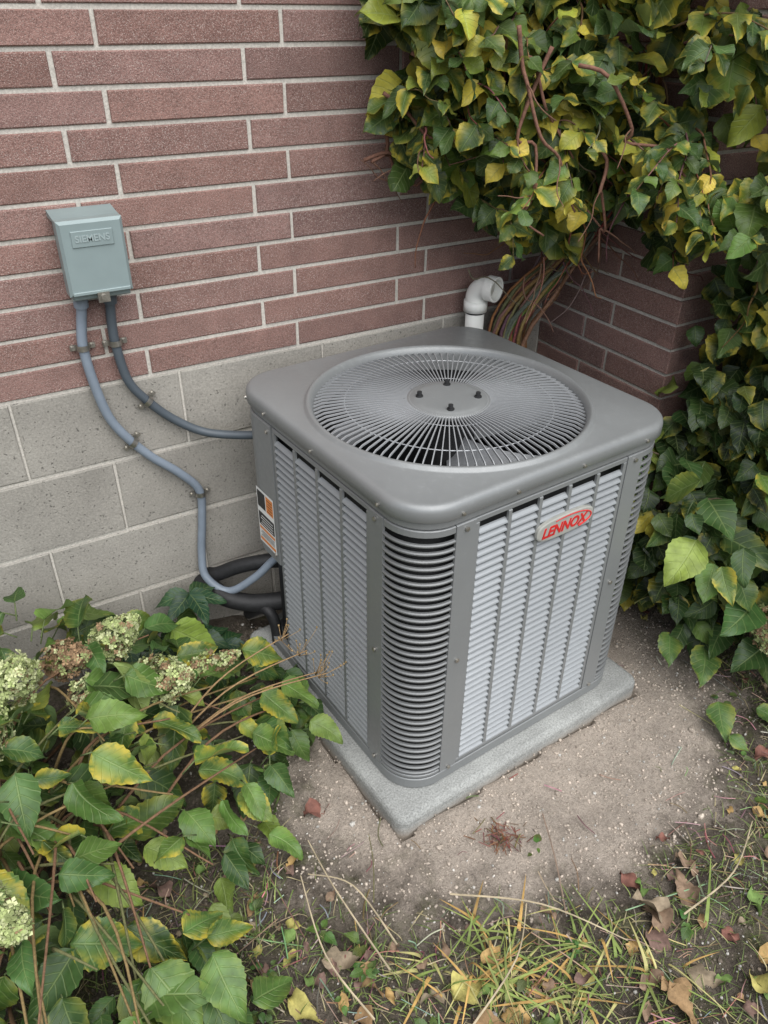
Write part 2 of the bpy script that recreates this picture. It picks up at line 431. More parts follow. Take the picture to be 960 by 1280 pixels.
for s in (s_front(.104),s_front(.24),s_front(.42),s_front(W-.104),s_left(.104),s_left(.35),s_left(.56),s_left(.66)): screw(s,ZC+.008,.0085,.004)
for z in (.42,.77): screw(s_left(.565),z,.003)
sc.obj('screws',M_metal,ac)
bx,bz=.392,.688; n=40; bw,bh=.082,.026
def oval(w_,h_,e=3.0):
    return [(w_*abs(math.cos(t))**(2/e)*math.copysign(1,math.cos(t)),h_*abs(math.sin(t))**(2/e)*math.copysign(1,math.sin(t))) for t in np.linspace(0,2*math.pi,n,endpoint=False)]
def plate(w_,h_,y0,y1,mat,name):
    O=oval(w_,h_); I=oval(w_-.003,h_-.003); m_=MB()
    V=[(bx+a,y0,bz+b) for a,b in O]+[(bx+a,y1+.0015,bz+b) for a,b in O]+[(bx+a,y1,bz+b) for a,b in I]
    Fc=[]
    for l in (0,1):
        for k in range(n): k2=(k+1)%n; Fc.append((l*n+k,l*n+k2,(l+1)*n+k2,(l+1)*n+k))
    Fc.append(tuple(2*n+k for k in range(n))); m_.add(V,Fc); m_.obj(name,mat,ac)
plate(bw,bh,-.001,-.0095,M_badge,'badge_plate')
def text(name,body,size,loc,rot,mat,parent,ext=.0006,shear=0,bold=0,sx=1):
    cu=bpy.data.curves.new(name,'FONT'); cu.body=body; cu.size=size; cu.extrude=ext; cu.shear=shear; cu.offset=bold
    cu.align_x='CENTER'; cu.align_y='CENTER'; cu.materials.append(mat)
    o=bpy.data.objects.new(name,cu); scene.collection.objects.link(o); o.location=loc; o.rotation_euler=rot; o.scale=(sx,1,1); o.parent=parent; return o
text('badge_lettering','LENNOX',.034,(bx-.006,-.0101,bz-.003),(math.pi/2,0,0),M_red,ac,.0006,.25,.0009,.92)
sw=MB()
P=[(bx+.004+(bw-.012)*math.cos(t),-.0102,bz+(bh-.005)*math.sin(t)) for t in np.linspace(math.radians(122),math.radians(-60),24)]
tube(sw,P,[.0010,.0022],n=6,sub=1); sw.obj('badge_swoosh',M_red,ac)
def lab(name,y0,y1,z0,z1,mat,o):
    m_=MB(); quad(m_,(-o,y1,z0),(-o,y0,z0),(-o,y0,z1),(-o,y1,z1)); m_.obj(name,mat,ac)
M_lw=simple('label_white',(.68,.68,.66),.5,0,20,.03,0); M_lo=simple('label_orange',(.66,.22,.05),.5,0,20,.03,0); M_lb=simple('label_black',(.02,.02,.02),.5,0,20,.03,0)
ly0,ly1=.560,.650
lab('label_base',ly0,ly1,.42,.585,M_lw,.0040); lab('label_logo',ly0+.045,ly1-.004,.53,.578,M_lb,.0044); lab('label_warning',ly0+.004,ly1-.004,.475,.515,M_lb,.0044)
lab('label_orange_top',ly0+.004,ly0+.04,.53,.578,M_lo,.0044); lab('label_orange_bottom',ly0+.004,ly1-.004,.427,.436,M_lo,.0044)
lab('label_orange_mid',ly0+.004,ly1-.004,.462,.470,M_lo,.0044)
for i in range(4): lab('label_text_line',ly0+.008,ly1-.01-.006*(i%2),.441+i*.005,.4428+i*.005,M_lb,.0046)
for i in range(5): lab('label_text_line',ly0+.008,ly0+.036-.006*(i%2),.535+i*.008,.5372+i*.008,M_lb,.0046)
for i in range(4): lab('label_warning_text',ly0+.010,ly1-.014-.006*(i%2),.480+i*.008,.4825+i*.008,M_lw,.0048)

# ------------------------------------------------------------ pad
pad=MB(); mg=.045
px0,px1,py0,py1=-mg,W+mg,-mg,DP+.01
def rrect(x0,x1,y0,y1,r,n=6):
    out=[]
    for cx,cy,a in ((x1-r,y1-r,0),(x0+r,y1-r,90),(x0+r,y0+r,180),(x1-r,y0+r,270)):
        for k in range(n+1):
            t=math.radians(a+90*k/n); out.append((cx+r*math.cos(t),cy+r*math.sin(t)))
    return out
lv=[(-.0,-.03),(0,.046),(.002,.052),(.006,.057),(.014,.060),(.03,.061)]
LP=[]
for ins,z in lv:
    P=rrect(px0+ins,px1-ins,py0+ins,py1-ins,max(.03-ins,.004)); LP.append([(x,y,z) for x,y in P])
k_=len(LP[0]); V=sum(LP,[]);Fc=[]
for i in range(len(LP)-1):
    for k in range(k_): k2=(k+1)%k_; Fc.append((i*k_+k,i*k_+k2,(i+1)*k_+k2,(i+1)*k_+k))
Fc.append(tuple((len(LP)-1)*k_+k for k in range(k_)))
pad.add(V,Fc)
M_pad,ntp,bp,_=newmat('pad_concrete')
n1=tex(ntp,230,4,.75);n2=tex(ntp,7,4,.6);n3=tex(ntp,60,4,.7)
c=mix(ntp,(.31,.315,.30),ramp(ntp,n1.outputs[0],[(.3,.55),(.7,1.35)]).outputs[0],1.0,'MULTIPLY')
c=mix(ntp,c,ramp(ntp,n2.outputs[0],[(.3,.75),(.7,1.12)]).outputs[0],1.0,'MULTIPLY')
tcp=ntp.nodes.new('ShaderNodeTexCoord'); sxp=ntp.nodes.new('ShaderNodeSeparateXYZ'); ntp.links.new(tcp.outputs['Object'],sxp.inputs[0])
dirt=ramp(ntp,sxp.outputs[2],[(.0,1),(.035,0)])
c=mix(ntp,c,(.30,.25,.20),mix(ntp,(0,0,0),dirt.outputs[0],.8))
ntp.links.new(c,bp.inputs['Base Color']); bp.inputs['Roughness'].default_value=.93
p_=bump(ntp,bp,n1.outputs[0],.7,.003); bump(ntp,bp,n3.outputs[0],.5,.006,p_)
po=pad.obj('concrete_pad',M_pad); po.location=(UX,UY,0); po.rotation_euler=(0,0,UR)

# ------------------------------------------------------------ disconnect box
db=empty('electrical_disconnect_box')
m_=MB()
def chbox(mb,x0,x1,y0,y1,z0,z1,ch):
    V=[(x0,y1,z0),(x1,y1,z0),(x1,y1,z1),(x0,y1,z1),(x0,y0+ch,z0),(x1,y0+ch,z0),(x1,y0+ch,z1),(x0,y0+ch,z1),
       (x0+ch,y0,z0+ch),(x1-ch,y0,z0+ch),(x1-ch,y0,z1-ch),(x0+ch,y0,z1-ch)]
    mb.add(V,[(0,1,5,4),(1,2,6,5),(2,3,7,6),(3,0,4,7),(4,5,9,8),(5,6,10,9),(6,7,11,10),(7,4,8,11),(8,9,10,11),(0,3,2,1)])
chbox(m_,.265,.385,YW-.070,YW-.001,1.066,1.222,.003)
m_.obj('enclosure',M_box,db)
m_=MB(); chbox(m_,.258,.388,YW-.088,YW-.056,1.079,1.230,.006)
V=[(.258,YW-.0562,1.2302),(.388,YW-.0562,1.2302),(.388,YW-.001,1.238),(.258,YW-.001,1.238),(.258,YW-.0562,1.2245),(.388,YW-.0562,1.2245),(.388,YW-.001,1.2245),(.258,YW-.001,1.2245)]
m_.add(V,[(0,1,2,3),(0,4,5,1),(1,5,6,2),(3,7,4,0)])
m_.obj('cover',M_box,db)
m_=MB(); chbox(m_,.281,.364,YW-.0905,YW-.088,1.178,1.210,.001); chbox(m_,.264,.382,YW-.091,YW-.088,1.082,1.089,.001)
m_.obj('embossed_panel',M_box,db)
text('embossed_lettering','SIEMENS',.0185,(.3225,YW-.0908,1.194),(math.pi/2,0,0),simple('box_paint_highlight',(.31,.37,.37),.4,.1,12,.06,0),db,.0008,0,.0004,1.0)  # paler copy of the box paint; light on the raised letters is painted in
m_=MB(); box(m_,(.311,YW-.095,1.064),(.335,YW-.089,1.085)); cyl(m_,(.323,YW-.100,1.075),(.323,YW-.094,1.075),.006,n=12)
m_.obj('hasp',M_metal,db)

# ------------------------------------------------------------ conduits
def clip(mb,p,rot=0,r=.0125):
    M_=Matrix.Translation(Vector(p))@Matrix.Rotation(rot,4,'Y')
    V=[];Fc=[];n=10
    for k in range(n+1):
        a=math.pi*k/n
        for zz_ in (-.0065,.0065): V.append(tuple(M_@Vector((math.cos(a)*(r+.002),-math.sin(a)*(r+.002),zz_))))
    for k in range(n): Fc.append((2*k,2*k+1,2*k+3,2*k+2))
    mb.add(V,Fc)
    box(mb,(r,0.005,-.0065),(r+.015,.008,.0065),M=M_); box(mb,(-r-.015,.005,-.0065),(-r,.008,.0065),M=M_)
    for sx in (-1,1):
        a=M_@Vector((sx*(r+.009),.005,0)); b=M_@Vector((sx*(r+.009),-.001,0)); cyl(mb,tuple(a),tuple(b),.0045,n=8)
yc=YW-.017
c1=[(.286,yc-.012,1.070),(.284,yc-.004,1.03),(.279,yc,1.0),(.272,yc,.947),(.279,yc,.858),(.297,yc,.768),(.33,yc,.704),(.379,yc,.638),(.442,yc,.573),(.487,yc,.506),(.483,yc,.416),(.468,yc-.004,.314),(.464,1.745,.244),(.509,1.70,.205),(.576,1.66,.254),(.628,1.64,.308),(.68,1.62,.35)]
e1=empty('electrical_conduit'); m_=MB(); tube(m_,c1,.0112,n=14,sub=7); m_.obj('conduit_tube',M_conduit,e1,True)
m_=MB(); clip(m_,(.272,yc,.947)); clip(m_,(.340,yc,.690),math.radians(-45)); clip(m_,(.489,yc,.497),0); m_.obj('conduit_straps',M_metal,e1)
m_=MB(); cyl(m_,(.286,yc-.012,1.068),(.285,yc-.006,1.040),.0155,n=18); m_.obj('conduit_fitting',M_conduit,e1)
c2=[(.349,yc-.012,1.070),(.346,yc-.004,1.03),(.343,yc,.989),(.343,yc,.939),(.355,yc,.852),(.389,yc,.793),(.443,yc,.731),(.512,1.755,.683),(.585,1.715,.672),(.66,1.66,.68)]
e2=empty('electrical_conduit'); m_=MB(); tube(m_,c2,.0108,n=14,sub=7); m_.obj('conduit_tube',M_conduit2,e2,True)
m_=MB(); clip(m_,(.343,yc,.945)); clip(m_,(.392,yc,.789),math.radians(-42)); m_.obj('conduit_straps',M_metal,e2)
m_=MB(); cyl(m_,(.349,yc-.012,1.068),(.347,yc-.006,1.040),.0150,n=18); m_.obj('conduit_fitting',M_conduit2,e2)
e3=empty('refrigerant_line'); m_=MB()
tube(m_,[(.475,1.80,.215),(.50,1.765,.225),(.555,1.72,.262),(.62,1.675,.285),(.70,1.63,.29)],.021,n=14)
tube(m_,[(.46,1.80,.20),(.475,1.75,.20),(.50,1.70,.185),(.56,1.66,.17),(.64,1.62,.175),(.70,1.60,.18)],.026,n=14)
tube(m_,[(.56,1.70,.10),(.585,1.63,.16),(.60,1.60,.13),(.60,1.585,.04)],.016,n=12)
m_.obj('insulated_tubes',M_black,e3,True)

# ------------------------------------------------------------ white pvc vent
pv=empty('pvc_vent_pipe'); m_=MB()
vx,vy=1.325,1.725; VB=.880
cyl(m_,(vx,vy,.0),(vx,vy,VB),.0265,n=32); m_.obj('riser',M_pvc,pv,True)
m_=MB(); cyl(m_,(vx,vy,VB-.008),(vx,vy,VB+.022),.0335,n=32)
dirx=Vector((.34,-.94,0)).normalized()
el_=[(vx,vy,VB+.022)]+[tuple(Vector((vx,vy,VB+.027))+dirx*(.038*(1-math.cos(t)))+Vector((0,0,.036*math.sin(t)))) for t in np.linspace(.1,math.pi/2,8)]
tube(m_,el_,.030,n=32,sub=3)
m_.obj('elbow',M_pvc,pv,True)
ec=Vector(el_[-1])
m_=MB(); V=[];Fc=[]; up=Vector((0,0,1)); sd=dirx.cross(up)
rg=[(0,.0345),(.026,.0345),(.0265,.034),(.0265,.0285),(.026,.028),(-.01,.027)]
for t_,r_ in rg:
    for k in range(36):
        a=2*math.pi*k/36; p=ec+dirx*t_+(up*math.sin(a)+sd*math.cos(a))*r_; V.append(tuple(p))
for i in range(len(rg)-1):
    for k in range(36): k2=(k+1)%36; Fc.append((i*36+k,i*36+k2,(i+1)*36+k2,(i+1)*36+k))
m_.add(V,Fc); m_.obj('elbow_socket',M_pvc,pv)
m_=MB(); p0=ec+dirx*.002; p1=ec+dirx*.0035; cyl(m_,tuple(p0),tuple(p1),.0268,n=32); m_.obj('bore_shade_disc',simple('pvc_shadowed_bore',(.34,.33,.30),.6,0,30,.3,0),pv)  # flat disc across the bore; its duller colour paints in the shade inside
m_=MB(); cyl(m_,(vx,vy,VB-.014),(vx,vy,VB-.0085),.0275,n=32); m_.obj('joint_ring',M_black,pv)

# ------------------------------------------------------------ ground
def axis(a,b,step,far):
    c=list(np.arange(a,b+1e-6,step)); e=[]; d=step
    x=b
    while x<far: d*=1.5; x+=d; e.append(x)
    x=a;d=step;s_=[]
    while x>-far: d*=1.5; x-=d; s_.append(x)
    return np.array(s_[::-1]+c+e)
gx=axis(-.8,2.6,.014,80); gy=axis(-.2,1.9,.014,80)
def gz(x,y):
    if abs(x)>6 or abs(y)>6: return 0.
    h=noise.noise(Vector((x*2.2,y*2.2,0)))*.018+noise.noise(Vector((x*9,y*9,3)))*.008+noise.noise(Vector((x*30,y*30,7)))*.004
    c,s=math.cos(UR),math.sin(UR); lx=(x-UX)*c+(y-UY)*s; lyy=-(x-UX)*s+(y-UY)*c
    dx=max(-mg-lx,lx-W-mg,0);dy=max(-mg-lyy,lyy-DP-.01,0); d=math.hypot(dx,dy)
    k=min(1,d/.12)
    h=h*k+(.016+noise.noise(Vector((x*12,y*12,5)))*.010)*(1-k)-(.0 if d>0 else .03)
    if lx<0 and lyy>.35: h+=.05*min(1,(lyy-.35)/.25)*math.exp(-((lx+.10)/.12)**2)
    return h
V=[(x,y,gz(x,y)) for y in gy for x in gx]; nx=len(gx)
Fc=[(j*nx+i,j*nx+i+1,(j+1)*nx+i+1,(j+1)*nx+i) for j in range(len(gy)-1) for i in range(nx-1)]
gm=MB(); gm.add(V,Fc)
GC=(1.02,1.05); GS=(1.25,1.75)
def gdist(x,y): return math.hypot((x-GC[0])*GS[0],(y-GC[1])*GS[1])
M_g,ng,bgd,_=newmat('soil')
tc=ng.nodes.new('ShaderNodeTexCoord'); vm=ng.nodes.new('ShaderNodeVectorMath'); vm.operation='SUBTRACT'; vm.inputs[1].default_value=(GC[0],GC[1],0)
ng.links.new(tc.outputs['Object'],vm.inputs[0]); vs=ng.nodes.new('ShaderNodeVectorMath'); vs.operation='MULTIPLY'; vs.inputs[1].default_value=(GS[0],GS[1],0)
ng.links.new(vm.outputs[0],vs.inputs[0]); vl=ng.nodes.new('ShaderNodeVectorMath'); vl.operation='LENGTH'; ng.links.new(vs.outputs[0],vl.inputs[0])
nb=tex(ng,5.5,6,.72); ma=ng.nodes.new('ShaderNodeMath'); ma.operation='MULTIPLY_ADD'; ma.inputs[1].default_value=.9; ng.links.new(nb.outputs[0],ma.inputs[0]); ng.links.new(vl.outputs['Value'],ma.inputs[2])
mr=ng.nodes.new('ShaderNodeMapRange'); mr.inputs['From Min'].default_value=1.34; mr.inputs['From Max'].default_value=1.10; mr.clamp=True
ng.links.new(ma.outputs[0],mr.inputs['Value'])
f1=tex(ng,120,6,.8);f2=tex(ng,420,2,.7);f3=tex(ng,9,5,.65)
sand=mix(ng,(.47,.40,.335),ramp(ng,f1.outputs[0],[(.3,.62),(.5,1),(.7,1.2)]).outputs[0],1.0,'MULTIPLY')
sand=mix(ng,sand,ramp(ng,f2.outputs[0],[(.3,.72),(.7,1.25)]).outputs[0],1.0,'MULTIPLY')
sand=mix(ng,sand,ramp(ng,f3.outputs[0],[(.3,.76),(.6,1.05)]).outputs[0],1.0,'MULTIPLY')
soil=ramp(ng,f3.outputs[0],[(.25,(.05,.041,.033)),(.5,(.13,.109,.087)),(.75,(.27,.23,.185))]).outputs[0]
soil=mix(ng,soil,ramp(ng,f1.outputs[0],[(.3,.40),(.7,1.45)]).outputs[0],1.0,'MULTIPLY')
moss=ramp(ng,tex(ng,13,5,.7).outputs[0],[(.5,0),(.64,1)])
soil=mix(ng,soil,(.08,.095,.03),mix(ng,(0,0,0),moss.outputs[0],.5))
c=mix(ng,soil,sand,mr.outputs[0]); ng.links.new(c,bgd.inputs['Base Color']); bgd.inputs['Roughness'].default_value=.97; bgd.inputs['Specular IOR Level'].default_value=.1
p_=bump(ng,bgd,f1.outputs[0],1.0,.010); bump(ng,bgd,f2.outputs[0],.7,.004,p_)
gm.obj('ground',M_g,None,True)
def in_pad(x,y,m=.0):
    c,s=math.cos(UR),math.sin(UR); lx=(x-UX)*c+(y-UY)*s; ly_=-(x-UX)*s+(y-UY)*c
    return -mg-m<lx<W+mg+m and -mg-m<ly_<DP+.01+m
def in_house(x,y): return y>YW-.02 or (x>XC-.02 and y>YJ-.02)
st=MB()
ico=[Vector(v) for v in [(0,0,1),(.89,0,.45),(.28,.85,.45),(-.72,.53,.45),(-.72,-.53,.45),(.28,-.85,.45),(.72,.53,-.45),(-.28,.85,-.45),(-.89,0,-.45),(-.28,-.85,-.45),(.72,-.53,-.45),(0,0,-1)]]
icf=[(0,1,2),(0,2,3),(0,3,4),(0,4,5),(0,5,1),(1,6,2),(2,7,3),(3,8,4),(4,9,5),(5,10,1),(2,6,7),(3,7,8),(4,8,9),(5,9,10),(1,10,6),(11,7,6),(11,8,7),(11,9,8),(11,10,9),(11,6,10)]
icn=np.array([tuple(v) for v in ico])
for i in range(19000):
    x=random.uniform(-.1,2.0);y=random.uniform(.2,1.75)
    if in_pad(x,y,-.002) or in_house(x,y): continue
    r_=random.choice([.0013,.0018,.0022,.003])*random.uniform(.8,1.6)
    if random.random()<.012: r_*=2.2
    d=gdist(x,y)
    base=(.44,.375,.31) if d<.85 else (.17,.14,.11)
    if random.random()<.1: base=(.46,.44,.40)
    k=random.uniform(.6,1.2); q_=np.array([random.uniform(.6,1.2) for _ in range(3)])*r_
    st.add(icn*q_+np.array((x,y,gz(x,y)+r_*.3)),icf,tuple(b*k for b in base))
st.obj('gravel',M_stone)

# ------------------------------------------------------------ leaves
_t={}
def leaftemplate(nr,nc,serr,shape):
    key=(nr,nc,serr,shape)
    if key in _t: return _t[key]
    S=[];T=[];X=[]
    for i in range(nr+1):
        s=i/nr
        if shape=='ovate': w_=(math.sin(math.pi*min(1,s)**.72)**.85 if 0<s<1 else 0)*(1-.25*s)
        elif shape=='heart': w_=(math.sin(math.pi*s**.58)**.75 if 0<s<1 else 0)*(1-.2*s)
        elif shape=='lobed': w_=((math.sin(math.pi*s**.7)**.7 if 0<s<1 else 0)*(1+.22*math.cos(s*2*math.pi*2.6+.6)))*(1-.2*s)
        else: w_=(math.sin(math.pi*s**.8)**.5 if 0<s<1 else 0)
        if serr and i%2: w_*=1-serr
        for j in range(nc+1):
            t=2*j/nc-1; S.append(s);T.append(t);X.append(t*max(w_,.015))
    Fc=[]
    for i in range(nr):
        for j in range(nc): p=i*(nc+1)+j; Fc.append((p,p+1,p+nc+2,p+nc+1))
    _t[key]=(np.array(S),np.array(T),np.array(X),Fc); return _t[key]
def leaf(mb,pos,d,n,L,Wd,col,curl=.2,fold=.2,yel=0,nr=8,nc=4,serr=0,shape='ovate',wav=.06):
    S,T,X,Fc=leaftemplate(nr,nc,serr,shape)
    d=Vector(d).normalized(); n=Vector(n); r=d.cross(n)
    if r.length<1e-3: r=d.orthogonal()
    r.normalize(); n=r.cross(d)
    ph=random.uniform(0,6.28); asym=random.uniform(-.12,.12)
    lx=X*Wd*.5; ly_=S*L
    lz=fold*np.abs(lx)-curl*L*S**2+wav*L*np.sin(S*7+ph+T*1.5)*np.abs(T)
    lx=lx+asym*L*S*(1-S)*2
    P=np.array(pos)+np.outer(lx,r)+np.outer(ly_,d)+np.outer(lz,n)
    mb.add(P,Fc,col,np.c_[T,S,np.full(len(S),yel)])
def gcol(kind):
    r_=random.random
    t=r_()
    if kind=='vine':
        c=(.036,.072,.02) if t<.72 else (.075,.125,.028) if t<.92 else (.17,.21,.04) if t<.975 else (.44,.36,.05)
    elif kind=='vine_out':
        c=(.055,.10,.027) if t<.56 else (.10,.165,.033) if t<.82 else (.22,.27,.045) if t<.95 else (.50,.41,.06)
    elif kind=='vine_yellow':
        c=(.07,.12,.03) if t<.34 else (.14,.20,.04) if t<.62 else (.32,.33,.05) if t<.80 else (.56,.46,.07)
    elif kind=='hyd':
        c=(.06,.12,.032) if t<.55 else (.11,.19,.042) if t<.88 else (.23,.30,.06)
    k=random.uniform(.75,1.25); return tuple(x*k*random.uniform(.93,1.07) for x in c)
# ---- climbing vine
vine=empty('climbing_vine'); vl_=MB(); vs_=MB()
def lower(x):
    pts=[(.92,2.6),(.985,1.52),(1.01,1.40),(1.08,1.27),(1.16,1.22),(1.28,1.15),(1.42,1.09),(1.55,1.03),(1.64,.96),(1.72,.62),(1.85,.35),(6,.2)]
    return float(np.interp(x,[p[0] for p in pts],[p[1] for p in pts]))
def depth(x,z):
    b=np.interp(x,[.9,1.2,1.6,2.0,3.0],[.10,.27,.46,.40,.40])
    return float(b*(1-.25*math.exp(-((z-lower(x))/.15)**2)))
def wally(x): return YW if x<XC-.02 else YJ
def vleaf(p,dr,nrm,L,kind):
    leaf(vl_,p,dr,nrm,L,L*random.uniform(.80,1.02),gcol(kind),random.uniform(-.1,.4),random.uniform(.0,.4),random.choice([0,0,.3,.9,1.6]),nr=10,nc=4,serr=.09,shape=random.choice(['heart','ovate','ovate','round']),wav=.11)
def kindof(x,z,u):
    if u<.7: return 'vine'  # inner leaves get a darker palette; shade within the mass is put into colour
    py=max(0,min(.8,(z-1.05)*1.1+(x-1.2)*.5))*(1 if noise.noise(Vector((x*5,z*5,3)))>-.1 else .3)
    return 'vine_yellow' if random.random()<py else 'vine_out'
def blocked(x,y,z):
    if z<.95 and in_pad(x,y,.02): return True
    # open pocket around the vent pipe, old trunk and the brick corner
    if 1.14<x<1.61 and y>1.08 and z<1.10: return True
    return False
cnt=0
while cnt<4500:
    x=.88+1.9*random.random()**1.05; z=random.uniform(.2,1.95)
    lo=lower(x)+noise.noise(Vector((x*7,z*3,1)))*.10+random.gauss(0,.02)
    if z<lo: continue
    nz=noise.noise(Vector((x*7,z*7,5)))
    if nz<-.15 and random.random()<.85: continue
    wy=wally(x)
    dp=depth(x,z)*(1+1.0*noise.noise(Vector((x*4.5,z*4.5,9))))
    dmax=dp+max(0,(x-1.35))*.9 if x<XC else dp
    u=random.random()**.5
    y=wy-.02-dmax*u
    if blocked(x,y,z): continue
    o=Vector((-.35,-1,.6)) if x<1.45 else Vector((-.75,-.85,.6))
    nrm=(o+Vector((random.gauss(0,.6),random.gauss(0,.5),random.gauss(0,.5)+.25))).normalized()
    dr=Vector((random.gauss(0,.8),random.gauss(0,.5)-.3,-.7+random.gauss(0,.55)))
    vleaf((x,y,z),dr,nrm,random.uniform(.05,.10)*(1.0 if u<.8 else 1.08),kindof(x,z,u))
    cnt+=1
bc=(.13,.07,.045)
def wander(p,d,n,step,jit,grav=0):
    P=[Vector(p)]; d=Vector(d).normalized()
    for i in range(n):
        d=(d+Vector((random.gauss(0,jit),random.gauss(0,jit*.7),random.gauss(0,jit)-grav))).normalized(); P.append(P[-1]+d*step)
    return P
def spray(P,x,z):
    tube(vs_,P,[.0028,.0011],tuple(c*random.uniform(.8,1.6) for c in bc),n=6,sub=3)
    for k in range(1,len(P)):
        for sgn in (-1,1):
            if random.random()<.2: continue
            t=(P[k]-P[k-1]).normalized(); sd_=t.cross(Vector((0,0,1)))
            if sd_.length<.1: sd_=Vector((1,0,0))
            sd_.normalize(); L=random.uniform(.04,.08)*(1-.25*k/len(P))
            vleaf(tuple(P[k]),sd_*sgn+t*.5+Vector((0,0,-.5+random.gauss(0,.25))),Vector((-.2+random.gauss(0,.3),-.5+random.gauss(0,.3),1)),L,kindof(x,z,1))
made=0
while made<130:
    x=random.uniform(1.0,2.1); z=max(lower(x)+random.uniform(0,.5),.55); wy=wally(x)
    y=wy-depth(x,z)*random.uniform(.6,1.1)-(max(0,x-1.35)*.5 if x<XC else 0)
    o=Vector((-.4+random.gauss(0,.5),-.9+random.gauss(0,.3),.3+random.gauss(0,.4)))
    P=wander((x,y,z),o,random.randint(4,8),.035,.22,.14)
    if any(blocked(p.x,p.y,p.z) or p.z<lower(p.x)-.14 or p.x<.84 for p in P): continue
    spray(P,x,z); made+=1
for (x,y,z) in [(1.42,1.32,1.36),(1.30,1.42,1.44),(1.62,1.1,1.40),(1.50,1.22,1.22),(1.75,.95,1.30),(1.22,1.50,1.40),(1.68,1.05,1.05)]:
    L=random.uniform(.09,.115); leaf(vl_,(x,y,z),(random.gauss(0,.3),-.2,-1),(-.5,-.8,.45),L,L*.85,(.50,.44,.09),.15,.2,1.2,nr=12,nc=6,serr=.12,shape='lobed',wav=.1)
# lower growth between the cooling unit and the side wall
cnt=0
while cnt<620:
    x=random.uniform(1.40,1.95);y=random.uniform(.95,1.55);z=random.uniform(.12,.86)
    if in_pad(x,y,.015) or (x>XC-.03 and y>YJ-.03): continue
    if x<1.43+max(0,.5-z)*.35: continue
    if z>.58 and (x<1.60 or y>1.22): continue
    if noise.noise(Vector((x*8,y*8,z*8)))<-.12: continue
    k=random.uniform(.5,1.0)
    nrm=Vector((-.6+random.gauss(0,.4),-.6+random.gauss(0,.4),.9)); dr=Vector((-.4+random.gauss(0,.6),-.4+random.gauss(0,.5),-.5+random.gauss(0,.3)))
    L=random.uniform(.05,.095); c_=tuple(v*k for v in gcol('vine_out' if random.random()<.3 else 'vine'))
    leaf(vl_,(x,y,z),dr,nrm,L,L*random.uniform(.75,1),c_,random.uniform(0,.4),random.uniform(0,.4),random.choice([0,0,.5]),nr=8,nc=4,serr=.10,shape=random.choice(['heart','ovate','round']),wav=.1)
    cnt+=1
vl_.obj('vine_leaves',M_leaf,vine,True)
for i in range(90):
    x=random.uniform(1.04,2.2); wy=wally(x)
    z=max(lower(x)+.08,random.uniform(.9,2.0)); y=wy-random.uniform(.03,depth(x,z)+.04)
    P=wander((x,y,z),(random.uniform(-1,.6),-.1,random.uniform(-.6,.6)),7,.04,.35,.03)
    P=[Vector((p.x,min(p.y,wally(p.x)-.012),p.z)) for p in P]
    tube(vs_,P,[random.uniform(.0022,.0045),.0011],tuple(c*random.uniform(.7,1.4) for c in bc),n=6,sub=3)
for a,b in [((1.02,1.60,1.50),(1.40,1.38,1.18)),((1.10,1.46,1.55),(1.32,1.36,1.30)),((.98,1.66,1.42),(1.30,1.44,1.24)),((1.18,1.40,1.52),(1.22,1.36,1.16)),((1.0,1.70,1.30),(1.18,1.64,1.24)),((1.25,1.34,1.5),(1.5,1.20,1.25)),((1.3,1.34,1.36),(1.40,1.34,1.10)),((1.12,1.41,1.58),(1.28,1.32,1.20)),((.97,1.7,1.36),(1.05,1.68,1.2))]:
    a=Vector(a);b=Vector(b); P=[a.lerp(b,t)+Vector((random.gauss(0,.018),random.gauss(0,.012),random.gauss(0,.018))) for t in np.linspace(0,1,7)]
    tube(vs_,P,[.0048,.0022],(.19,.095,.065),n=6,sub=4)
    for k in (2,4):
        Q=wander(P[k],(random.gauss(0,1),-.3,random.gauss(0,.6)-.4),4,.03,.3,.03); tube(vs_,Q,[.002,.0009],(.16,.085,.055),n=5,sub=3)
# fine bare twigs trailing through the open pocket
for i in range(16):
    Q=wander((random.uniform(1.2,1.6),random.uniform(1.45,1.7),random.uniform(1.0,1.14)),(random.gauss(0,.6),-.2,-.6),6,.03,.3,.02)
    tube(vs_,[Vector((p.x,min(p.y,YW-.015),p.z)) for p in Q],[.0022,.0009],tuple(c*random.uniform(.8,1.6) for c in bc),n=5,sub=3)
for i in range(70):
    o=Vector((random.gauss(0,.024),random.gauss(0,.018),0)); j=.012
    P=[Vector(p)+o+Vector((random.gauss(0,j),random.gauss(0,j),random.gauss(0,.01))) for p in [(1.50,1.66,.0),(1.49,1.67,.35),(1.45,1.68,.62),(1.43,1.70,.80),(1.48,1.66,.93),(1.55,1.60,1.05),(1.60,1.52,1.25),(1.57,1.5,1.5)]]
    tube(vs_,P,[random.uniform(.004,.010),.003],tuple(c*random.uniform(.5,1.7) for c in (.19,.125,.08)),n=6,sub=3)
vs_.obj('vine_stems',M_stem,vine,True)

